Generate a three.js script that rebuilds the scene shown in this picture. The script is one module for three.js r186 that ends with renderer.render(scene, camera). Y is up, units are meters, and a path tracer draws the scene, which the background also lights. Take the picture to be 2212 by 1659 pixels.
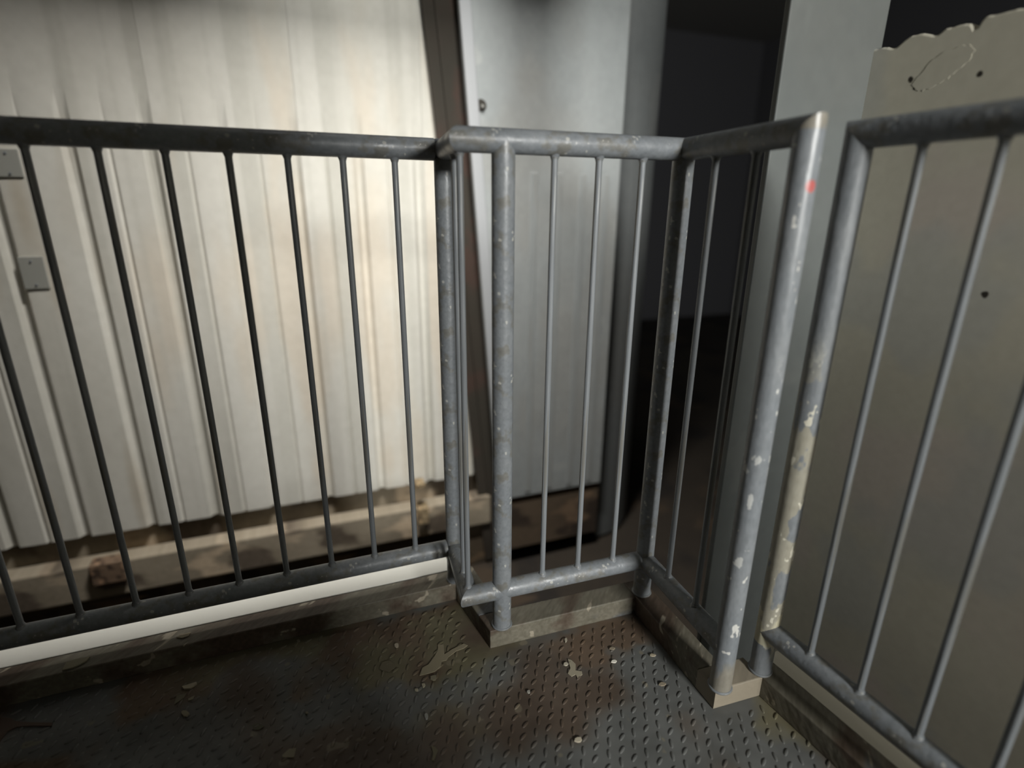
import * as THREE from 'three';
import { RectAreaLightUniformsLib } from 'three/addons/lights/RectAreaLightUniformsLib.js';
import { mergeGeometries, toCreasedNormals } from 'three/addons/utils/BufferGeometryUtils.js';
import { RoundedBoxGeometry } from 'three/addons/geometries/RoundedBoxGeometry.js';
RectAreaLightUniformsLib.init();

/* ------------------------------------------------ camera, light, exposure */
const scene = new THREE.Scene();
scene.background = new THREE.Color(0x000000);
const FOCAL = 1173.99, W = 2212, H = 1659;
const camera = new THREE.PerspectiveCamera(2 * Math.atan(H / 2 / FOCAL) * 180 / Math.PI, W / H, 0.02, 40);
const CAM = new THREE.Vector3(-0.3425, 0.9688, 0.9703);
const CR = new THREE.Vector3(0.9377, 0.0084, 0.3474).normalize();
const CF = new THREE.Vector3(0.333, -0.3075, -0.8914).normalize();
const CU = new THREE.Vector3().crossVectors(CR, CF).normalize();
CR.crossVectors(CF, CU);
camera.quaternion.setFromRotationMatrix(new THREE.Matrix4().makeBasis(CR, CU, CF.clone().negate()));
camera.position.copy(CAM);
camera.updateMatrixWorld(true);
camera.focus = 1.2; camera.userData.fStop = 1.0;
scene.add(camera);
const renderer = new THREE.WebGLRenderer({ antialias: true });
renderer.toneMapping = THREE.LinearToneMapping;
renderer.toneMappingExposure = 1.0;
renderer.shadowMap.enabled = true;
// passage lamp behind the viewer, and the lamp that washes the pale cladding beyond the left railing
const PASSAGE = { pos: [0.62, 1.72, 4.14], w: 0.6, h: 0.5, color: 0xf8f8f4, L: 235 };
const WASH = { pos: [-0.05, 3.3, -0.36], aim: [-0.05, 0.3, -1.5], w: 0.9, h: 0.12, color: 0xfcf9f4, L: 600 };

/* ------------------------------------------------ helpers */
let seed = 20240611;
const rnd = () => { seed |= 0; seed = seed + 0x6D2B79F5 | 0; let t = Math.imul(seed ^ seed >>> 15, 1 | seed); t = t + Math.imul(t ^ t >>> 7, 61 | t) ^ t; return ((t ^ t >>> 14) >>> 0) / 4294967296; };
const V = (x, y, z) => new THREE.Vector3(x, y, z);
const ray = (px, py) => CF.clone().addScaledVector(CR, (px - W / 2) / FOCAL).addScaledVector(CU, -(py - H / 2) / FOCAL);
const onY = (px, py, y) => { const d = ray(px, py); return CAM.clone().addScaledVector(d, (y - CAM.y) / d.y); };
const onZ = (px, py, z) => { const d = ray(px, py); return CAM.clone().addScaledVector(d, (z - CAM.z) / d.z); };
const onPlane = (px, py, P, n) => { const d = ray(px, py); return CAM.clone().addScaledVector(d, P.clone().sub(CAM).dot(n) / d.dot(n)); };
const used = new Map();
function numbered(name) { const k = used.get(name) || 0; used.set(name, k + 1); return k ? name + '_' + String(k).padStart(3, '0') : name; }
function mesh(name, geo, mat, parent) {
  const m = new THREE.Mesh(geo, mat);
  m.castShadow = m.receiveShadow = true;
  m.name = parent ? name : numbered(name);
  (parent || scene).add(m);
  return m;
}
function thing(name, label, category, group) {
  const g = new THREE.Group(); g.name = numbered(name); g.userData = { label, category };
  if (group) g.userData.group = group;
  scene.add(g); return g;
}
function structure(m, label, category) { m.userData = { label, category, kind: 'structure' }; return m; }
// tile noise
function hash(x, y, s) { let h = Math.imul(x, 374761393) ^ Math.imul(y, 668265263) ^ Math.imul(s, 2147483647 ^ 0x51ed27); h = Math.imul(h ^ h >>> 13, 1274126177); h ^= h >>> 16; return (h >>> 0) / 4294967296; }
function vnoise(u, v, fx, fy, s) {          // periodic in 0..1
  const x = u * fx, y = v * fy, xi = Math.floor(x), yi = Math.floor(y);
  let a = x - xi, b = y - yi; a = a * a * (3 - 2 * a); b = b * b * (3 - 2 * b);
  const m = (i, n) => ((i % n) + n) % n, x0 = m(xi, fx), x1 = m(xi + 1, fx), y0 = m(yi, fy), y1 = m(yi + 1, fy);
  return (hash(x0, y0, s) * (1 - a) + hash(x1, y0, s) * a) * (1 - b) + (hash(x0, y1, s) * (1 - a) + hash(x1, y1, s) * a) * b;
}
function fbm(u, v, fx, fy, s, o = 4) { let t = 0, w = 0.5, n = 0; for (let i = 0; i < o; i++) { t += w * vnoise(u, v, fx << i, fy << i, s + i); n += w; w *= 0.5; } return t / n; }
const mix = (a, b, t) => [a[0] + (b[0] - a[0]) * t, a[1] + (b[1] - a[1]) * t, a[2] + (b[2] - a[2]) * t];
const sm = (a, b, x) => { const t = Math.min(1, Math.max(0, (x - a) / (b - a))); return t * t * (3 - 2 * t); };
function tex(w, h, fn, srgb = true) {
  const d = new Uint8Array(w * h * 4);
  for (let j = 0; j < h; j++) for (let i = 0; i < w; i++) {
    const c = fn((i + 0.5) / w, (j + 0.5) / h), k = (j * w + i) * 4;
    if (typeof c === 'number') d[k] = d[k + 1] = d[k + 2] = Math.max(0, Math.min(255, c));
    else { d[k] = Math.max(0, Math.min(255, c[0])); d[k + 1] = Math.max(0, Math.min(255, c[1])); d[k + 2] = Math.max(0, Math.min(255, c[2])); }
    d[k + 3] = 255;
  }
  const t = new THREE.DataTexture(d, w, h, THREE.RGBAFormat);
  t.wrapS = t.wrapT = THREE.RepeatWrapping; t.magFilter = THREE.LinearFilter; t.minFilter = THREE.LinearMipmapLinearFilter; t.generateMipmaps = true;
  if (srgb) t.colorSpace = THREE.SRGBColorSpace;
  t.needsUpdate = true; return t;
}
const std = (o) => new THREE.MeshStandardMaterial({ side: THREE.DoubleSide, ...o });
// straight tube between a and b; ends are cut along planes with normals na / nb (mitres)
function tube(a, b, r, na, nb, seg = 28, vScale = 1 / 0.27, ref) {
  const ax = b.clone().sub(a), L = ax.length(); ax.normalize();
  const s = (ref ? ref.clone() : Math.abs(ax.y) > 0.9 ? V(0, 0, 1) : V(0, 1, 0)); s.addScaledVector(ax, -s.dot(ax)).normalize();
  const t = V(0, 0, 0).crossVectors(ax, s);
  na = na || ax; nb = nb || ax;
  const pos = [], nor = [], uv = [], idx = [];
  for (let k = 0; k < 2; k++) for (let i = 0; i <= seg; i++) {
    const an = i / seg * Math.PI * 2, n = s.clone().multiplyScalar(Math.cos(an)).addScaledVector(t, Math.sin(an));
    const p = (k ? b : a).clone().addScaledVector(n, r), pl = k ? nb : na;
    p.addScaledVector(ax, -n.dot(pl) * r / ax.dot(pl));
    pos.push(p.x, p.y, p.z); nor.push(n.x, n.y, n.z); uv.push(i / seg, p.clone().sub(a).dot(ax) * vScale);
  }
  for (let i = 0; i < seg; i++) { const c = i, d = i + seg + 1; idx.push(c, c + 1, d + 1, c, d + 1, d); }
  for (let k = 0; k < 2; k++) {                      // end caps
    const base = pos.length / 3, n = (k ? nb : na).clone().multiplyScalar(k ? 1 : -1), c0 = k ? b : a;
    pos.push(c0.x, c0.y, c0.z); nor.push(n.x, n.y, n.z); uv.push(0.5, 0);
    for (let i = 0; i <= seg; i++) { const q = (k * (seg + 1) + i) * 3; pos.push(pos[q], pos[q + 1], pos[q + 2]); nor.push(n.x, n.y, n.z); uv.push(i / seg, 0.02); }
    for (let i = 0; i < seg; i++) k ? idx.push(base, base + 1 + i, base + 2 + i) : idx.push(base, base + 2 + i, base + 1 + i);
  }
  const g = new THREE.BufferGeometry();
  g.setAttribute('position', new THREE.Float32BufferAttribute(pos, 3)); g.setAttribute('normal', new THREE.Float32BufferAttribute(nor, 3)); g.setAttribute('uv', new THREE.Float32BufferAttribute(uv, 2));
  g.setIndex(idx); return g;
}
// round bar with a weld flare at both ends
function bar(y0, y1, r = 0.0062) {
  const f = 0.011, pts = [[r + 0.006, y0], [r + 0.0022, y0 + f * 0.45], [r, y0 + f], [r, (y0 + y1) / 2], [r, y1 - f], [r + 0.0022, y1 - f * 0.45], [r + 0.006, y1]];
  return new THREE.LatheGeometry(pts.map(p => new THREE.Vector2(p[0], p[1])), 18);
}
// flat prism: outline in x/z, between two heights, with small bevel
function prism(outline, y0, y1, bevel = 0.002) {
  const s = new THREE.Shape(outline.map(p => new THREE.Vector2(p[0], -p[1])));
  const g = new THREE.ExtrudeGeometry(s, { depth: y1 - y0 - 2 * bevel, bevelEnabled: bevel > 0, bevelThickness: bevel, bevelSize: bevel, bevelOffset: -bevel, bevelSegments: 2, steps: 1 });
  g.rotateX(-Math.PI / 2); g.translate(0, y0 + bevel, 0); return g;
}
const box = (x0, x1, y0, y1, z0, z1, r = 0.003) => { const g = new RoundedBoxGeometry(x1 - x0, y1 - y0, z1 - z0, 2, r); g.translate((x0 + x1) / 2, (y0 + y1) / 2, (z0 + z1) / 2); return g; };
function planarUV(g, su, sv, ou = 0, ov = 0, axes = 'xy') {
  const p = g.attributes.position, uv = new Float32Array(p.count * 2), get = { x: i => p.getX(i), y: i => p.getY(i), z: i => p.getZ(i) };
  for (let i = 0; i < p.count; i++) { uv[2 * i] = (get[axes[0]](i) - ou) / su; uv[2 * i + 1] = (get[axes[1]](i) - ov) / sv; }
  g.setAttribute('uv', new THREE.BufferAttribute(uv, 2)); return g;
}

/* ------------------------------------------------ materials */
const paintTex = tex(256, 512, (u, v) => {
  const n = fbm(u, v, 3, 6, 11), f = fbm(u, v, 24, 48, 31, 2), chip = fbm(u, v, 10, 20, 57, 3);
  let c = mix([110, 115, 120], [132, 135, 137], n);
  c = mix(c, [104, 100, 90], sm(0.56, 0.72, fbm(u, v, 5, 9, 83)) * 0.55);
  c = mix(c, [186, 184, 176], sm(0.79, 0.82, chip) * 0.7);
  return [c[0] + (f - 0.5) * 16, c[1] + (f - 0.5) * 16, c[2] + (f - 0.5) * 16];
});
const paintBump = tex(256, 512, (u, v) => 128 + (fbm(u, v, 16, 32, 5, 3) - 0.5) * 130 + (fbm(u, v, 4, 8, 9, 2) - 0.5) * 60, false);
const paintRough = tex(128, 256, (u, v) => { const k = 95 + fbm(u, v, 6, 12, 71) * 90; return [255, k, 0]; }, false);
const paint = std({ map: paintTex, bumpMap: paintBump, bumpScale: 0.0012, roughness: 0.8, roughnessMap: paintRough, metalness: 0 });
const plainPaint = std({ color: 0x777a7d, roughness: 0.42 });
// one texture per worn post: u runs round the post, v up the post
function postTex(kind) {
  return tex(256, 1024, (u, v) => {
    const n = fbm(u, v, 3, 12, 11), f = fbm(u, v, 24, 96, 31, 2);
    let c = mix([110, 115, 120], [132, 135, 137], n);
    if (kind === 'cream') {                                     // cream undercoat showing in long patches
      const m = fbm(u, v, 4, 14, 141, 5), win = sm(0.02, 0.1, v) * (1 - sm(0.55, 0.72, v));
      c = mix(c, [160, 154, 136], sm(0.52, 0.58, m) * win * 0.8);
      c = mix(c, [200, 196, 180], sm(0.7, 0.74, fbm(u, v, 9, 40, 151, 3)) * win);
      if (v > 0.075 && v < 0.15) c = mix(c, [190, 184, 158], sm(0.4, 0.5, fbm(u, v, 6, 24, 161, 4)) * 0.9);
    } else {                                                    // bare metal scrapes
      const ch = fbm(u, v, 8, 40, 241, 4);
      c = mix(c, [190, 190, 186], sm(0.68, 0.72, ch) * 0.8 * sm(0.18, 0.3, v) * (1 - sm(0.58, 0.7, v)));
      c = mix(c, [196, 195, 190], sm(0.78, 0.8, fbm(u, v, 14, 50, 251, 3)));
      const du = Math.min(Math.abs(u - 0.985), Math.abs(u + 0.015)), dv = (v - 0.925) * 7.6;     // red paint dab
      c = mix(c, [176, 92, 88], 1 - sm(0.055, 0.085, Math.hypot(du, dv) + 0.012 * fbm(u, v, 20, 60, 5)));
      c = mix(c, [136, 128, 112], sm(0.45, 0.6, fbm(u, v, 5, 20, 271)) * 0.7 * (1 - sm(0.05, 0.09, v)));
    }
    return [c[0] + (f - 0.5) * 16, c[1] + (f - 0.5) * 16, c[2] + (f - 0.5) * 16];
  });
}
const kerbTex = tex(512, 256, (u, v) => {
  let c = mix([92, 88, 76], [112, 107, 94], fbm(u, v, 6, 3, 301));
  c = mix(c, [74, 62, 51], sm(0.5, 0.7, fbm(u, v, 5, 3, 311)));
  c = mix(c, [88, 90, 92], sm(0.56, 0.66, fbm(u, v, 4, 2, 321)));
  c = mix(c, [150, 142, 126], sm(0.75, 0.8, fbm(u, v, 20, 10, 331, 4)));
  const f = fbm(u, v, 96, 48, 341, 2) - 0.5; return [c[0] + f * 26, c[1] + f * 26, c[2] + f * 26];
});
const kerbBump = tex(256, 128, (u, v) => fbm(u, v, 32, 16, 351, 3) * 255, false);
const kerbMat = std({ map: kerbTex, bumpMap: kerbBump, bumpScale: 0.0015, roughness: 0.62 });

/* plan of the railing, metres; origin under the second post */
const P1 = [-0.059, -0.1941], P2 = [0, 0], P3 = [0.3683, 0.0137], P4 = [0.3589, 0.3125], P5 = [0.4679, 0.3067], K = [-0.0775, -0.003];
const TH = 0.0991, DD = [Math.sin(TH), Math.cos(TH)], DN = [Math.cos(TH), -Math.sin(TH)];   // right railing: along, outwards
const HR = 1.08, HB = 0.148, HBD = 0.1555, HK = 0.05, R = 0.0212;
const at = (p, y) => V(p[0], y, p[1]);
const alongD = (t, o = 0) => [P5[0] + DD[0] * t + DN[0] * o, P5[1] + DD[1] * t + DN[1] * o];

/* ------------------------------------------------ the setting */
// tread-plate platform
const FX0 = -1.75, FZ0 = -0.3, FW = 3.6, FD = 2.0;
const floorTex = tex(1800, 1000, (u, v) => {
  const x = FX0 + u * FW, z = FZ0 + v * FD;
  const a = fbm(u, v, 9, 5, 401, 5), b = fbm(u, v, 14, 8, 411, 5), c0 = fbm(u, v, 60, 34, 421, 3), d = fbm(u, v, 11, 6, 431, 5);
  let c = mix([92, 87, 67], [110, 104, 82], b);                    // olive grime
  c = mix(c, [90, 75, 60], sm(0.5, 0.6, d));                     // rust brown
  const walk = Math.exp(-(((x + 0.12 - 0.2 * z) / 0.24) ** 2)) * sm(-0.06, 0.1, z) * 0.24;
  c = mix(c, [89, 90, 88], sm(0.53, 0.6, a + walk));             // worn slate paint
  const corner = Math.exp(-(((x - 0.25) / 0.16) ** 2) - (((z - 0.12) / 0.12) ** 2)) * 0.3;
  c = mix(c, [92, 76, 61], sm(0.55, 0.68, fbm(u, v, 30, 17, 441, 4) * 0.75 + corner));
  c = mix(c, [78, 66, 55], sm(0.55, 0.68, fbm(u, v, 8, 4, 451)));
  c = mix(c, [122, 114, 96], sm(0.8, 0.84, fbm(u, v, 90, 50, 461, 3)) * 0.6);
  const g = (c0 - 0.5) * 26; return [c[0] + g, c[1] + g, c[2] + g];
});
const floorBump = tex(1024, 570, (u, v) => fbm(u, v, 120, 66, 471, 3) * 255, false);
const floorRough = tex(512, 284, (u, v) => [255, 150 + fbm(u, v, 20, 11, 481) * 100, 0], false);
const floorMat = std({ map: floorTex, bumpMap: floorBump, bumpScale: 0.0016, roughness: 0.9, roughnessMap: floorRough, metalness: 0 });
const dEnd = alongD(3.96, 0.04), dBeg = alongD(0.0, 0.04);
const floorOutline = [[-1.75, -0.226], [-0.02, -0.226], [0.02, -0.036], [0.39, -0.036], [0.39, 0.27], [dBeg[0], 0.27], [dBeg[0], dBeg[1]], [dEnd[0], dEnd[1]], [-1.75, dEnd[1]]];
const fg = planarUV(prism(floorOutline, -0.008, 0, 0.0005), FW, FD, FX0, FZ0, 'xz');
const floor = structure(mesh('floor', fg, floorMat), 'dark worn steel tread plate platform floor', 'floor');
{ // raised lugs of the tread plate
  const lug = new THREE.SphereGeometry(1, 8, 4, 0, Math.PI * 2, 0, Math.PI / 2);
  lug.scale(0.0098, 0.0024, 0.0034);
  const inside = (x, z) => {
    if (x < -1.6 || x > 1.3 || z > 0.98) return false;
    const lim = x < -0.075 ? -0.165 : x < 0.335 ? 0.035 : x < 0.46 ? 0.335 : 0.335 + (x - 0.46) / Math.tan(TH) + 0.02;
    if (x < -0.02 && x > -0.08 && z < 0.02) return false;
    return z > lim;
  };
  const all = [];
  const s = 0.0275;
  for (let i = -70; i < 60; i++) for (let j = -16; j < 44; j++) {
    const x = i * s + ((j & 1) ? s / 2 : 0) + (rnd() - 0.5) * 0.0015, z = j * s * 0.8 + (rnd() - 0.5) * 0.0015;
    if (!inside(x, z)) continue;
    all.push([x, z, ((i + j) & 1) ? 0.55 : 1.15]);
  }
  const inView = (x, z) => { const d = V(x, 0, z).sub(CAM), f = d.dot(CF); if (f < 0.05) return -1; const px = W / 2 + FOCAL * d.dot(CR) / f, py = H / 2 - FOCAL * d.dot(CU) / f; return px > -30 && px < W + 30 && py > 0 && py < H + 30 ? f : -1; };
  const vis = all.map(l => [inView(l[0], l[1]), l]);
  const near = vis.filter(l => l[0] > 0).sort((p, q) => p[0] - q[0]).map(l => l[1]);
  const own = new Set(near.slice(0, 300)), rest = [];
  const lm = std({ map: floorTex, roughness: 0.5, metalness: 0 });
  for (const l of all) {
    const g = own.has(l) ? null : lug.clone();
    if (g) { g.rotateY(l[2]); g.translate(l[0], 0, l[1]); rest.push(planarUV(g, FW, FD, FX0, FZ0, 'xz')); }
    else { const c = lug.clone(); c.rotateY(l[2]); c.translate(l[0], 0, l[1]); mesh('tread_lug', planarUV(c, FW, FD, FX0, FZ0, 'xz'), lm, floor); }
  }
  const r = mesh('tread_lugs', mergeGeometries(rest), lm, floor); r.userData.kind = 'stuff';
}
// steel kerbs along the platform edge
function kerb(n, outline, label, mat = kerbMat) {
  const g = prism(outline, 0, HK, 0.0025), p = g.attributes.position, uv = new Float32Array(p.count * 2);
  for (let i = 0; i < p.count; i++) { uv[2 * i] = (p.getX(i) + p.getZ(i) * 0.9) / 0.6 + n * 0.37; uv[2 * i + 1] = (p.getY(i) + p.getZ(i) * 0.5) / 0.3 + n * 0.21; }
  g.setAttribute('uv', new THREE.BufferAttribute(uv, 2));
  return structure(mesh('trim_' + n, g, mat), label, 'kerb');
}
kerb(1, [[-1.75, -0.178], [-0.064, -0.176], [-0.064, -0.232], [-1.75, -0.234]], 'long grimy steel kerb under the left railing');
kerb(2, [[-0.064, -0.232], [-0.064, -0.176], [-0.0418, -0.0455], [0.016, -0.0455], [-0.004, -0.232]], 'short dark steel kerb set back between the first two posts');
kerb(3, [[-0.0418, -0.0455], [-0.032, 0.012], [0.345, 0.024], [0.345, -0.034], [0.016, -0.0455]], 'steel kerb with a pale front face below the middle railing');
kerb(4, [[0.345, -0.034], [0.345, 0.262], [0.4, 0.265], [0.4, -0.034]], 'dark steel kerb running forward under the short side railing');
kerb(5, [[0.345, 0.318], [0.459, 0.325], [0.459, 0.268], [0.345, 0.262]], 'short pale kerb end in front of the grey column', std({ color: 0x8a8171, bumpMap: kerbBump, bumpScale: 0.0015, roughness: 0.6 }));
{ const a = alongD(0.018, -0.012), b = alongD(3.96, -0.012), c = alongD(3.96, 0.04), d = alongD(-0.03, 0.04); kerb(6, [a, b, c, d], 'long dark kerb under the right railing'); }
{ // pale flat bar behind the right kerb
  const a = alongD(-0.02, 0.041), b = alongD(3.9, 0.041), c = alongD(3.9, 0.078), d = alongD(-0.02, 0.078);
  structure(mesh('trim_7', prism([a, b, c, d], 0.034, 0.05, 0.001), std({ color: 0xb5b0a0, roughness: 0.7 })), 'pale flat steel bar between the right kerb and the rendered wall', 'trim');
}

// pale cladding wall beyond the left railing
const WZ = -1.5;
const cladTex = tex(512, 1024, (u, v) => {
  let c = mix([192, 189, 178], [204, 202, 194], fbm(u, v, 4, 3, 501));
  c = mix(c, [196, 182, 162], sm(0.52, 0.7, fbm(u, v, 5, 3, 511, 4)) * 0.5);
  c = mix(c, [176, 174, 164], sm(0.52, 0.72, fbm(u, v, 18, 1, 521, 3)) * 0.55);
  c = mix(c, [160, 146, 124], sm(0.6, 0.78, fbm(u, v, 9, 2, 531, 3)) * 0.5);
  const f = fbm(u, v, 60, 90, 541, 2) - 0.5; return [c[0] + f * 8, c[1] + f * 8, c[2] + f * 8];
});
const cladMat = std({ map: cladTex, roughness: 0.68 });
const dirtTex = tex(512, 256, (u, v) => {
  let c = mix([150, 140, 122], [116, 106, 90], fbm(u, v, 4, 3, 551));
  c = mix(c, [84, 74, 62], sm(0.48, 0.66, fbm(u, v, 5, 4, 561)));
  c = mix(c, [176, 158, 134], sm(0.62, 0.75, fbm(u, v, 4, 6, 571)));
  const f = fbm(u, v, 60, 40, 581, 2) - 0.5; return [c[0] + f * 16, c[1] + f * 16, c[2] + f * 16];
});
const dirtMat = std({ map: dirtTex, roughness: 0.85 });
const wallL = structure(mesh('wall_left', planarUV(box(-2.3, 0.6, -0.9, 3.6, WZ - 0.14, WZ - 0.04), 1.2, 1.2), std({ map: dirtTex, roughness: 0.9 })), 'pale ribbed cladding wall beyond the left railing', 'wall');
{
  const y0 = -0.36, y1 = 3.59, P = 0.245;
  const rows = [[y0, 1, -0.035], [y0, 1, 0]];                    // height, groove depth factor, set-back
  for (let i = 1; i <= 24; i++) { const y = y0 + (1.5 - y0) * i / 24; rows.push([y, 1 - sm(0.95, 1.45, y), 0]); }
  rows.push([y1, 0, 0]);
  let k = 0;
  for (let x0 = -2.28; x0 < 0.3; x0 += P * 2, k++) {             // pressed sheets, two wide and two fine grooves each, dying out upwards
    const prof = [[0, -0.03], [0.0005, 0]];
    for (let i = 0; i < 2; i++) { const o = i * P; prof.push([o + 0.03, 0.001], [o + 0.085, 0.0015], [o + 0.094, -0.008], [o + 0.104, 0.001], [o + 0.15, 0], [o + 0.196, 0], [o + 0.212, -0.02], [o + 0.227, -0.02], [o + 0.243, 0]); }
    prof.push([P * 2 - 0.0005, 0], [P * 2, -0.03]);
    const pos = [], idx = [], n = prof.length;
    for (const [y, f, back] of rows) for (const [px, pz] of prof) pos.push(x0 + px, y, WZ + (pz < -0.025 ? pz : pz * f) + back);
    for (let j = 0; j < rows.length - 1; j++) for (let i = 0; i < n - 1; i++) { const q = j * n + i; idx.push(q, q + 1, q + n + 1, q, q + n + 1, q + n); }
    let g = new THREE.BufferGeometry(); g.setAttribute('position', new THREE.Float32BufferAttribute(pos, 3)); g.setIndex(idx);
    planarUV(g, 1.3, 2.3, k * 0.31, -0.2); g = toCreasedNormals(g, 0.35);
    mesh('cladding_sheet', g, cladMat, wallL);
  }
  mesh('base_course', planarUV(box(-2.28, 0.45, -0.64, -0.47, WZ - 0.04, WZ + 0.05, 0.012), 0.9, 0.45), dirtMat, wallL);
  mesh('footing', planarUV(box(-2.28, 0.45, -0.9, -0.645, WZ - 0.04, WZ + 0.02, 0.01), 0.9, 0.45, 0.3, 0.1), std({ map: dirtTex, color: 0x8c8275, roughness: 0.9 }), wallL);
}
// lower ground
structure(mesh('lower_floor', planarUV(box(-2.4, 7.2, -1.0, -0.9, -7.3, 4.4), 1.5, 1.5, 0, 0, 'xz'), std({ map: dirtTex, color: 0x4c453c, roughness: 0.95 })), 'dark lower ground seen below the platform edge', 'floor');
// deep hall behind and beside the platform: far, so little lamp light reaches it
const hall = std({ color: 0x56565a, roughness: 0.95 });
structure(mesh('wall_far', box(-2.4, 7.2, -1.0, 3.7, -7.3, -7.2), hall), 'grey hall wall deep in the dark behind the steel panels', 'wall');
structure(mesh('wall_side', box(7.1, 7.2, -1.0, 3.7, -7.2, 4.4), hall), 'grey hall wall deep in the dark beyond the rendered wall', 'wall');
structure(mesh('wall_end', box(-2.4, -2.3, -1.0, 3.7, -7.2, 4.4), std({ color: 0x77726a, roughness: 0.95 })), 'dim side wall at the left end of the platform', 'wall');
structure(mesh('ceiling', box(-2.4, 7.2, 3.6, 3.7, -7.3, 4.4), std({ color: 0x868480, roughness: 0.95 })), 'grey ceiling over the platform', 'ceiling');
structure(mesh('wall_back', box(-2.4, 7.2, -1.0, 3.7, 4.3, 4.4), std({ color: 0x6a6760, roughness: 0.95 })), 'grey end wall of the passage behind the viewer', 'wall');
structure(mesh('wall_near', box(-2.3, 0.15, 0, 3.6, 1.58, 1.72), std({ color: 0xb4b0a8, roughness: 0.95 })), 'wall beside the passage opening behind the viewer', 'wall');

// right rendered wall with a broken top edge
const rwO = 0.27;
const rwTex = tex(1024, 1024, (u, v) => {
  let c = mix([198, 193, 175], [208, 203, 186], fbm(u, v, 6, 6, 601));
  c = mix(c, [206, 195, 184], sm(0.5, 0.68, fbm(u, v, 7, 6, 611)) * 0.7);
  c = mix(c, [188, 188, 181], sm(0.52, 0.68, fbm(u, v, 8, 7, 621)) * 0.6);
  // uv are metres / 1.6 from the column end; y from -0.1
  const x = u * 1.6, y = v * 1.6 - 0.1;
  for (const [hx, hy, hr] of [[0.099, 1.198, 0.0045], [0.108, 1.182, 0.003], [0.208, 1.186, 0.004], [0.298, 0.836, 0.006]]) c = mix(c, [44, 40, 32], 1 - sm(0.6, 1.2, Math.hypot(x - hx, y - hy) / hr + (fbm(u, v, 200, 200, 641, 2) - 0.5)));
  const f = fbm(u, v, 120, 120, 651, 2) - 0.5; return [c[0] + f * 8, c[1] + f * 8, c[2] + f * 8];
});
{
  const sh = new THREE.Shape(), L = 4.0, y0 = -0.9;
  sh.moveTo(-0.008, y0); sh.lineTo(L, y0);
  const top = (t) => 1.268 + 0.009 * (fbm(((t + 1) / 6) % 1, 0.3, 170, 4, 661, 4) - 0.5) * 2;
  const notch = [[0.058, 0.016, 0.012], [0.125, 0.010, 0.006], [0.186, 0.006, 0.014], [0.03, 0.02, 0.004]];
  for (let t = L; t >= -0.008; t -= 0.004) { let y = top(t); for (const [c, w, d] of notch) y -= d * Math.exp(-(((t - c) / w) ** 2)); sh.lineTo(t, y); }
  const g = new THREE.ExtrudeGeometry(sh, { depth: 0.09, bevelEnabled: true, bevelThickness: 0.004, bevelSize: 0.004, bevelOffset: -0.004, bevelSegments: 2 });
  planarUV(g, 1.6, 1.6, 0, -0.1);
  // local x -> along the railing, local z -> outwards
  const o = alongD(-0.2, rwO), m = new THREE.Matrix4().makeBasis(V(DD[0], 0, DD[1]), V(0, 1, 0), V(-DN[0], 0, -DN[1]));
  m.setPosition(o[0] + DN[0] * 0.09, 0, o[1] + DN[1] * 0.09); g.applyMatrix4(m);
  const wr = structure(mesh('wall_right', g, std({ map: rwTex, roughness: 0.8 })), 'olive beige rendered wall with a crumbling top edge behind the right railing', 'wall');
  // trowelled filler patch, a thin skin standing proud of the render
  const ps = new THREE.Shape(new THREE.CatmullRomCurve3([[0.105, 1.19], [0.118, 1.208], [0.128, 1.222], [0.152, 1.232], [0.178, 1.234], [0.19, 1.226], [0.186, 1.212], [0.168, 1.196], [0.15, 1.185], [0.128, 1.178], [0.112, 1.18]].map(p => V(p[0], p[1], 0)), true).getPoints(44).map(p => new THREE.Vector2(p.x + 0.0016 * Math.sin(p.y * 900 + p.x * 500), p.y + 0.0013 * Math.sin(p.x * 700))));
  const pg = new THREE.ExtrudeGeometry(ps, { depth: 0.0004, bevelEnabled: true, bevelThickness: 0.0002, bevelSize: 0.0015, bevelSegments: 2 });
  planarUV(pg, 1.6, 1.6, -0.3, -0.5); pg.translate(0, 0, 0.0938); pg.applyMatrix4(m);
  const pm = mesh('filler_patch', pg, wr.material, wr); pm.userData.label = 'smooth trowelled filler patch';
}

/* ------------------------------------------------ steelwork behind the railing */
const greyTex = tex(512, 1024, (u, v) => {
  let c = mix([140, 145, 145], [154, 157, 156], fbm(u, v, 4, 6, 701));
  c = mix(c, [144, 143, 138], sm(0.5, 0.7, fbm(u, v, 3, 4, 711)) * 0.5);
  c = mix(c, [160, 162, 160], sm(0.7, 0.78, fbm(u, v, 10, 14, 721, 4)) * 0.6);
  const f = fbm(u, v, 60, 100, 731, 2) - 0.5; return [c[0] + f * 8, c[1] + f * 8, c[2] + f * 8];
});
const greyBump = tex(256, 256, (u, v) => fbm(u, v, 12, 12, 741, 3) * 255, false);
const greySteel = std({ map: greyTex, bumpMap: greyBump, bumpScale: 0.002, roughness: 0.55 });
function slab(pts, z0, z1, bevel = 0.003) {                     // outline in x/y, thickness in z
  const g = new THREE.ExtrudeGeometry(new THREE.Shape(pts.map(p => new THREE.Vector2(p[0], p[1]))), { depth: z1 - z0 - 2 * bevel, bevelEnabled: true, bevelThickness: bevel, bevelSize: bevel, bevelOffset: -bevel, bevelSegments: 2 });
  g.translate(0, 0, z0 + bevel); return g;
}
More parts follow.
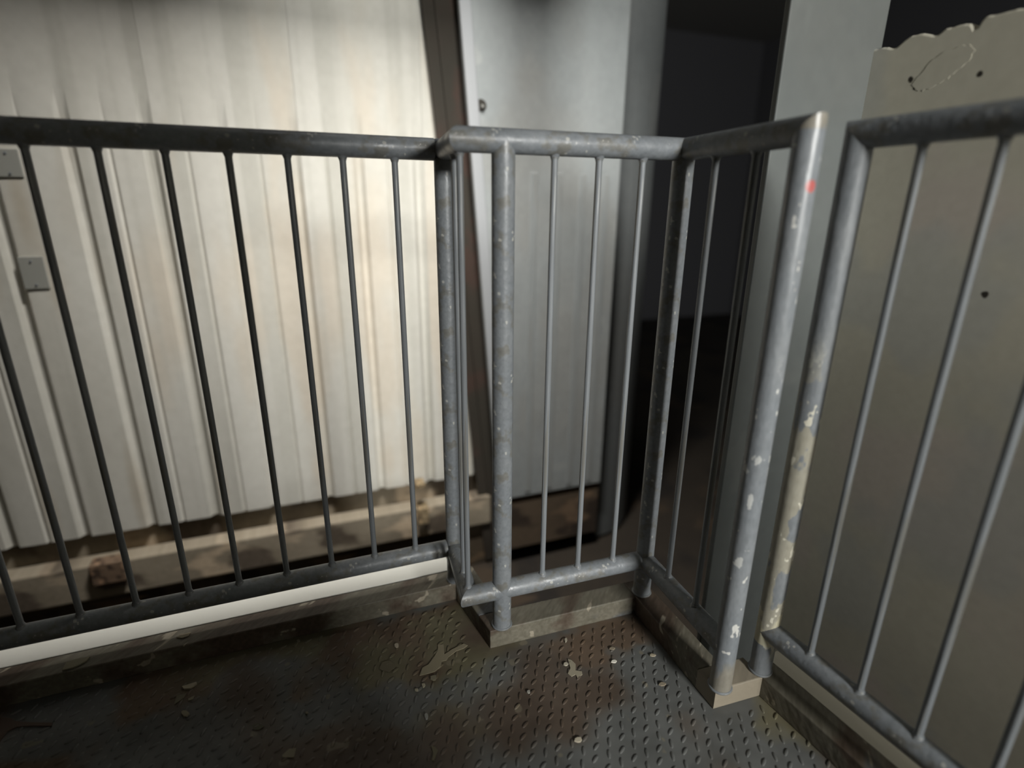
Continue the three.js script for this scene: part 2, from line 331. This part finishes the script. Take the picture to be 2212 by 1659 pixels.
{ // big grey panel with a leaning edge
  const t = thing('steel_bulkhead', 'wide smooth grey steel panel with a leaning left edge behind the middle railing', 'bulkhead');
  const xl = y => 0.44 - 0.0754 * (y + 0.019), z = -1.4;
  mesh('sheet', planarUV(slab([[xl(-0.48), -0.48], [1.072, -0.48], [1.072, 3.58], [xl(3.58), 3.58]], z - 0.02, z), 1.2, 2.4), greySteel, t);
  const lip = mesh('edge_lip', planarUV(slab([[xl(-0.48), -0.48], [xl(-0.48) + 0.048, -0.48], [xl(3.58) + 0.048, 3.58], [xl(3.58), 3.58]], z, z + 0.012), 1.2, 2.4), std({ color: 0x97999b, roughness: 0.5 }), t);
  lip.userData.label = 'lighter folded lip along the leaning edge';
  const b = onZ(1041, 230, z), bolt = new THREE.CylinderGeometry(0.006, 0.007, 0.014, 6); bolt.rotateX(Math.PI / 2); bolt.translate(b.x, b.y, z + 0.006);
  const ring = new THREE.CylinderGeometry(0.022, 0.024, 0.003, 18); ring.rotateX(Math.PI / 2); ring.translate(b.x - 0.004, b.y + 0.004, z + 0.0015);
  const rg = mesh('stained_washer', ring, std({ color: 0x33302a, roughness: 0.9 }), t); rg.userData.label = 'dark dirty washer';
  mesh('bolt_head', bolt, std({ color: 0x8a8a84, roughness: 0.5 }), t);
  // shallow pressed ribs below rail height
  for (let i = 0; i < 4; i++) mesh('pressed_rib', box(0.62 + i * 0.12, 0.655 + i * 0.12, -0.46, 1.12, z - 0.006, z + 0.003, 0.0025), greySteel, t);
  const ft = mesh('foot_plate', planarUV(box(0.53, 1.072, -0.8, -0.484, z - 0.04, z - 0.012), 0.9, 0.5), std({ map: dirtTex, color: 0xa2958a, roughness: 0.9 }), t); ft.userData.label = 'grimy brown foot plate';
}
{ // leaning rusty brown strut between cladding and panel
  const t = thing('steel_strut', 'dark brown leaning steel strut between the pale cladding and the grey panel', 'strut');
  const xa = y => 0.176 - 0.094 * (y - 1.745), xb = y => 0.455 - 0.0754 * (y + 0.019);
  const brown = std({ map: tex(128, 512, (u, v) => { let c = mix([74, 62, 50], [62, 58, 46], fbm(u, v, 3, 8, 751)); c = mix(c, [84, 62, 50], sm(0.5, 0.7, fbm(u, v, 4, 12, 761))); return c; }), color: 0xb4b4b4, roughness: 0.85 });
  mesh('flange', planarUV(slab([[xa(-0.88), -0.88], [xb(-0.88), -0.88], [xb(3.59), 3.59], [xa(3.59), 3.59]], -1.478, -1.466), 0.5, 2), brown, t);
  mesh('web', planarUV(slab([[xa(-0.88) + 0.05, -0.88], [xa(-0.88) + 0.062, -0.88], [xa(3.59) + 0.062, 3.59], [xa(3.59) + 0.05, 3.59]], -1.467, -1.456, 0.001), 0.5, 2), brown, t);
}
{ // rounded grey casing right of the panel
  const t = thing('steel_casing', 'narrow grey steel casing curving away into the dark beside the grey panel', 'casing');
  const pts = [[1.105, -1.47]]; const r = 0.34, cx = 1.12, cz = -1.47 - r;
  for (let i = 0; i <= 16; i++) { const a = Math.PI / 2 * (1 - i / 16); pts.push([cx + Math.cos(a) * r, cz + Math.sin(a) * r]); }
  pts.push([cx + r, -2.0], [1.105, -2.0]);
  const g = prism(pts, -0.88, 3.59, 0.001);
  mesh('shell', planarUV(g, 1.2, 2.4), std({ map: greyTex, color: 0xb0b0b0, roughness: 0.6 }), t);
}
{ // grey column by the right wall
  const t = thing('steel_column', 'grey painted steel column between the side railing and the rendered wall', 'column');
  const cm = std({ map: greyTex, color: 0xa4a6a4, bumpMap: greyBump, bumpScale: 0.002, roughness: 0.6 });
  mesh('flange', planarUV(box(0.497, 0.735, -0.9, 3.6, 0.085, 0.1, 0.003), 1.2, 2.4, 0.3, 0.1), cm, t);
  mesh('web', planarUV(box(0.664, 0.676, -0.9, 3.6, -0.09, 0.086, 0.002), 1.2, 2.4, 0.1, 0.1, 'zy'), cm, t);
}
{ // white trunking behind the left kerb
  const t = thing('cable_trunking', 'long clean white plastic trunking lying behind the left kerb under the bottom rail', 'trunking');
  const white = std({ color: 0xc4c3bb, roughness: 0.55 });
  mesh('channel', box(-1.7, -0.062, -0.02, 0.04, -0.33, -0.2365, 0.002), white, t);
  mesh('lid', box(-1.7, -0.06, 0.04, 0.05, -0.332, -0.236, 0.002), white, t);
}
for (const [px, py, w, h, nm, lab] of [[72, 590, 0.075, 0.115, 'wall_plate', 'small grey plate fixed to the ribbed cladding'], [16, 352, 0.07, 0.09, 'wall_plate', 'small dull grey plate higher on the ribbed cladding beneath the handrail']]) {
  const p = onZ(px, py, WZ + 0.008), t = thing(nm, lab, 'plate');
  mesh('plate', box(p.x - w / 2, p.x + w / 2, p.y - h / 2, p.y + h / 2, WZ - 0.004, WZ + 0.006, 0.002), std({ color: 0x8d8d86, roughness: 0.7 }), t);
  for (const s of [-1, 1]) { const g = new THREE.CylinderGeometry(0.004, 0.004, 0.004, 8); g.rotateX(Math.PI / 2); g.translate(p.x, p.y + s * h * 0.36, WZ + 0.007); mesh('screw', g, plainPaint, t); }
}
for (const [px, py, w, h, lab] of [[913, 1110, 0.056, 0.092, 'cream block standing at the foot of the cladding beside the first post'], [907, 1046, 0.046, 0.03, 'small cream scrap above the cream block beside the first post'], [236, 1232, 0.12, 0.1, 'dull pinkish block low on the footing below the left cladding']]) {
  const p = onZ(px, py, WZ + 0.06);
  const g = box(p.x - w / 2, p.x + w / 2, p.y - h / 2, p.y + h / 2, WZ + 0.02, WZ + 0.085, 0.006);
  const m = mesh('block', g, std({ map: dirtTex, color: px < 300 ? 0xc9b3a6 : 0xfff2d8, roughness: 0.85 })); m.userData = { label: lab, category: 'block' };
}

/* ------------------------------------------------ railings */
function baluster(parent, p, y0, y1) { const m = mesh('baluster', bar(y0, y1), paint, parent); m.position.set(p[0], 0, p[1]); return m; }
const lerp2 = (a, b, t) => [a[0] + (b[0] - a[0]) * t, a[1] + (b[1] - a[1]) * t];
const bis = (a, b) => a.clone().add(b).normalize();
const dir = (a, b) => V(b[0] - a[0], 0, b[1] - a[1]).normalize();
function weld(parent, p, y, r0 = R) { const g = new THREE.TorusGeometry(r0 + 0.0003, 0.0028, 8, 24); g.rotateX(Math.PI / 2); g.translate(p[0], y, p[1]); return mesh('weld_bead', g, paint, parent); }
{ // left railing
  const t = thing('railing', 'long dark grey tubular railing in front of the pale cladding', 'railing');
  const a = [-1.72, P1[1]], b = [P1[0] - R - 0.0005, P1[1]];
  mesh('top_rail', tube(at(a, HR), at(b, HR), R), paint, t);
  mesh('bottom_rail', tube(at(a, HB), at(b, HB), R), paint, t);
  for (let i = 0; i < 14; i++) baluster(t, [-0.159 - i * 0.0985, P1[1]], HB + R * 0.8, HR - R * 0.8);
  const po = [-1.66, P1[1]]; mesh('post', tube(at(po, HK), at(po, HR), R), paint, t);
}
{ // set-back corner railing: posts 1..4
  const t = thing('railing', 'grey zigzag railing with four posts stepping round the corner', 'railing');
  const dA = dir(P1, K), dB = dir(K, P3), dC = dir(P3, P4), up = V(0, 1, 0);
  const p1b = [P1[0] - dA.x * 0.018, P1[1] - dA.z * 0.018];
  mesh('top_rail', tube(at(p1b, HR), at(K, HR), R, null, bis(dA, dB)), paint, t);
  mesh('top_rail', tube(at(K, HR), at(P3, HR), R, bis(dA, dB), bis(dB, dC)), paint, t);
  mesh('top_rail', tube(at(P3, HR), at(P4, HR), R, bis(dB, dC), bis(dC, up.clone().negate())), paint, t);
  mesh('bottom_rail', tube(at(P1, HB), at(K, HB), R, null, bis(dA, dB)), paint, t);
  mesh('bottom_rail', tube(at(K, HB), at(P3, HB), R, bis(dA, dB), bis(dB, dC)), paint, t);
  mesh('bottom_rail', tube(at(P3, HB), at(P4, HB), R, bis(dB, dC), null), paint, t);
  mesh('post', tube(at(P1, HK), at(P1, HR + R * 0.9), R), paint, t);
  mesh('post', tube(at(P2, HK), at(P2, HR), R), paint, t);
  mesh('post', tube(at(P3, HK), at(P3, HR), R), paint, t);
  const scr = std({ map: postTex('scrape'), bumpMap: paintBump, bumpScale: 0.0012, roughness: 0.36 });
  const pp = mesh('post', tube(at(P4, HK), at(P4, HR), R, null, bis(up, dC.clone().negate()), 28, 1 / (HR - HK)), scr, t);
  pp.userData.label = 'scraped post with a red paint dab';
  for (const p of [P1, P2, P3, P4]) weld(t, p, HK + 0.003);
  for (const z of [-0.001, -0.064]) { const f = (z - K[1]) / (P1[1] - K[1]); baluster(t, lerp2(K, P1, Math.max(0.03, f)), HB + R * 0.8, HR - R * 0.8); }
  for (const x of [0.097, 0.186, 0.278]) baluster(t, [x, x / P3[0] * P3[1]], HB + R * 0.8, HR - R * 0.8);
  for (const z of [0.1115, 0.2115]) baluster(t, lerp2(P3, P4, (z - P3[1]) / (P4[1] - P3[1])), HB + R * 0.8, HR - R * 0.8);
}
{ // right railing
  const t = thing('railing', 'dark grey railing with a cream worn end post along the rendered wall', 'railing');
  const d = V(DD[0], 0, DD[1]), up = V(0, 1, 0), e = alongD(3.2);
  mesh('top_rail', tube(at(P5, HR), at(e, HR), R, bis(up, d), null), paint, t);
  mesh('bottom_rail', tube(at(P5, HBD), at(e, HBD), R), paint, t);
  const m = std({ map: postTex('cream'), bumpMap: paintBump, bumpScale: 0.0012, roughness: 0.5 });
  const pp = mesh('post', tube(at(P5, HK), at(P5, HR), R, null, bis(up, d), 28, 1 / (HR - HK)), m, t);
  pp.userData.label = 'end post with cream undercoat showing';
  weld(t, P5, HK + 0.003);
  for (let i = 0; i < 30; i++) baluster(t, alongD(0.093 + i * 0.0943), HBD + R * 0.8, HR - R * 0.8);
  const pe = alongD(3.15); mesh('post', tube(at(pe, HK), at(pe, HR), R), paint, t);
}

/* ------------------------------------------------ lamps */
function areaLamp(name, label, cfg, target, bodyDepth, parentSetup) {
  const t = thing(name, label, 'lamp');
  const p = V(...cfg.pos), l = new THREE.RectAreaLight(cfg.color, cfg.L, cfg.w, cfg.h);
  t.position.copy(p); t.lookAt(target);                          // +z of the group faces the target
  const body = new RoundedBoxGeometry(cfg.w + 0.05, cfg.h + 0.05, bodyDepth, 2, 0.008); body.translate(0, 0, -bodyDepth / 2 - 0.004);
  mesh('housing', body, std({ color: 0x9a9a98, roughness: 0.5 }), t);
  const dif = new THREE.BoxGeometry(cfg.w, cfg.h, 0.004); dif.translate(0, 0, -0.001);
  mesh('diffuser', dif, std({ color: 0xffffff, emissive: cfg.color, emissiveIntensity: 2, roughness: 0.6 }), t);
  l.position.set(0, 0, 0.004); l.rotation.y = Math.PI; t.add(l); l.name = 'lamp_light';
  return t;
}
areaLamp('passage_lamp', 'square wall lamp at the end of the passage behind the viewer', PASSAGE, V(0.15, 0.6, 0), 0.05);
{ // wall washer above the left railing, hung on two rods from the ceiling, with cut-off shades
  const t = areaLamp('wash_lamp', 'long hanging lamp with side shades aimed at the pale cladding', WASH, V(...WASH.aim), 0.05);
  const sh = std({ color: 0x2a2a2a, roughness: 0.8 });
  const w = WASH.w / 2 + 0.03;
  mesh('shade', box(-w, w, 0.0715, 0.0755, -0.05, 0.48, 0.001), sh, t);      // towards the wall
  mesh('shade', box(-w, w, -0.404, -0.4, -0.05, 1.0, 0.001), sh, t);     // towards the platform
  mesh('shade', box(w, w + 0.004, -0.4, 0.0744, -0.05, 1.0, 0.001), sh, t);      // end plate towards the left
  mesh('shade', box(-w - 0.004, -w, -0.4, 0.0744, -0.05, 0.8, 0.001), sh, t);    // end plate towards the right
  mesh('shade_top', box(-w, w, -0.404, 0.0784, -0.06, -0.055, 0.001), sh, t);
  mesh('rod', (() => { const g = new THREE.CylinderGeometry(0.006, 0.006, 0.5, 10); return g; })(), sh, t).position.set(-0.25, 0.26, -0.05);
  mesh('rod', (() => { const g = new THREE.CylinderGeometry(0.006, 0.006, 0.5, 10); return g; })(), sh, t).position.set(0.25, 0.26, -0.05);
}

/* ------------------------------------------------ litter on the platform */
function flake(pts, y, th, color, label, category, group, name = 'paint_flake') {
  const w = pts.map(p => onY(p[0], p[1], y)), cx = w.reduce((s, p) => s + p.x, 0) / w.length, cz = w.reduce((s, p) => s + p.z, 0) / w.length;
  let o = w.map(p => [p.x - cx, p.z - cz]);
  let ar = 0; o.forEach((p, i) => { const q = o[(i + 1) % o.length]; ar += p[0] * q[1] - q[0] * p[1]; });
  if (ar > 0) o = o.reverse();
  const g = prism(o, 0, th, Math.min(0.0004, th * 0.25));
  const p = g.attributes.position;
  for (let i = 0; i < p.count; i++) p.setY(i, p.getY(i) + 0.0012 * (fbm(Math.abs(p.getX(i) * 9) % 1, Math.abs(p.getZ(i) * 9) % 1, 4, 4, 801, 2)));
  g.computeVertexNormals();
  const m = mesh(name, planarUV(g, 0.2, 0.2, 0, 0, 'xz'), std({ color: new THREE.Color(color).multiplyScalar(0.85), roughness: 0.85 }));
  m.position.set(cx, y, cz); m.userData = { label, category }; if (group) m.userData.group = group; return m;
}
const Z = (ox, oy, s, arr) => arr.map(p => [ox + p[0] / s, oy + p[1] / s]);
const blob = (cx, cy, rx, ry, n = 9) => Array.from({ length: n }, (_, i) => { const a = i / n * 6.283, k = 0.75 + rnd() * 0.4; return [cx + Math.cos(a) * rx * k, cy + Math.sin(a) * ry * k]; });
flake(Z(740, 1360, 4.809, [[990, 160], [1050, 160], [1056, 240], [1060, 262], [1130, 215], [1200, 180], [1260, 150], [1300, 170], [1260, 200], [1180, 230], [1100, 290], [1080, 325], [1030, 335], [1020, 390], [960, 440], [880, 465], [800, 485], [830, 400], [890, 370], [950, 290], [990, 220]]), 0.0004, 0.0016, 0x8f866f, 'large forked flake of peeling paint on the floor left of the second post', 'flake');
flake(blob(836, 1440, 18, 13, 14), 0.0004, 0.0014, 0x6f6854, 'round dull paint flake left of the large forked flake', 'flake');
flake(Z(1180, 1300, 4.424, [[205, 550], [240, 560], [280, 600], [280, 660], [340, 670], [345, 700], [300, 735], [280, 700], [240, 720], [205, 690], [230, 640]]), 0.0004, 0.0016, 0x9c9480, 'pale hooked paint flake in front of the middle kerb', 'flake');
flake(Z(300, 1360, 4.809, [[450, 605], [600, 556], [606, 575], [540, 622], [470, 630]]), 0.0004, 0.004, 0xa49a84, 'bright curled paint flake near the left kerb', 'flake');
flake(Z(300, 1360, 4.809, [[390, 690], [490, 668], [470, 712], [430, 740], [366, 786]]), 0.0004, 0.0014, 0x716b58, 'dull pointed paint flake below the bright curled flake', 'flake');
flake(Z(300, 1360, 4.809, [[512, 724], [580, 690], [564, 728], [515, 746]]), 0.0004, 0.0014, 0x8d8570, 'slim pale flake beside the dull pointed flake', 'flake');
flake(Z(300, 1360, 4.809, blob(485, 880, 46, 30, 10)), 0.0004, 0.003, 0x938b76, 'rounded pebble-like pale flake near the left kerb', 'flake');
flake(Z(300, 1360, 4.809, [[1490, 1310], [1560, 1245], [1635, 1235], [1610, 1335], [1490, 1335]]), 0.0004, 0.0016, 0x8a826d, 'five-sided pale flake alone on the dark floor', 'flake');
flake(Z(300, 1360, 4.809, blob(1235, 1010, 62, 40, 11)), 0.0004, 0.0012, 0x5d5a4b, 'faint greyish flake between the pebble-like and five-sided flakes', 'flake');
flake(Z(740, 1360, 4.809, [[920, 1210], [960, 1225], [990, 1260], [950, 1370], [925, 1360], [940, 1290]]), 0.0004, 0.0014, 0x6d6752, 'narrow olive flake on the worn slate patch', 'flake');
flake(Z(0, 1400, 6.144, [[-60, 960], [0, 930], [150, 940], [220, 985], [440, 1000], [700, 1002], [692, 1048], [440, 1045], [220, 1060], [100, 1120], [0, 1250], [-60, 1300]]), 0.0004, 0.003, 0x57493f, 'brown dried leaf with a long stalk on the floor', 'leaf', null, 'dried_leaf');
flake(Z(0, 1400, 6.144, [[830, 305], [880, 205], [1000, 160], [1200, 128], [1150, 180], [1060, 232], [960, 275]]), HK + 0.0002, 0.003, 0x8c8672, 'pale leaf-shaped scrap lying on the left kerb', 'scrap', null, 'scrap');
flake(Z(300, 1360, 4.809, [[390, 90], [440, 55], [540, 35], [520, 70], [450, 95]]), HK + 0.0002, 0.002, 0x9a917c, 'pale chip lying on the left kerb', 'chip', null, 'paint_chip');
for (const [x, y, rx, ry, c, own] of [[1326, 1430, 6, 4, 0xe0dccf, 'brightest white speck on the floor right of the hooked flake'], [1249, 1600, 8, 6, 0xb9b09c, 'largest pale crumb alone on the dark floor in front of the hooked flake'], [857, 1396, 5, 5, 0xb5ab98, 'pale crumb behind the round dull flake'], [921, 1549, 4, 7, 0x9a9a94, 'slim grey sliver near the narrow olive flake'], [1222, 1436, 5, 4, 0xb7b09e, 'pale speck touching the left side of the hooked flake'], [1142, 1496, 4, 3, 0xa5a298, 'tiny white dot alone on the floor in front of the second post'], [900, 1492, 4, 3, 0xaaa38d, 'pale dot before the tail of the forked flake'], [915, 1482, 4, 5, 0xaaa38d, 'short pale sliver before the tail of the forked flake'], [937, 1466, 7, 6, 0x7d7763, 'dull round crumb touching the forked flake'], [1409, 1417, 7, 3, 0xa79c87, 'pale splinter beside the foot of the side kerb'], [1322, 1402, 6, 3, 0x8a7f6c, 'thin brownish splinter just behind the brightest white speck'], [1430, 1479, 8, 4, 0x8f8471, 'forked dull splinter near the side kerb'], [1222, 1384, 3, 5, 0xb0a896, 'upright pale sliver close to the middle kerb'], [645, 1386, 4, 3, 0x8d8672, 'tiny dull speck on the floor just before the left kerb'], [663, 1542, 3, 3, 0x87806c, 'tiny dull speck between the faint greyish and five-sided flakes']])
  flake(blob(x, y, rx, ry, 7), 0.0006, 0.003, c, own || 'tiny dull speck of debris lying loose on the platform', 'speck', 'specks of debris on the platform floor', 'debris_speck');

renderer.render(scene, camera);
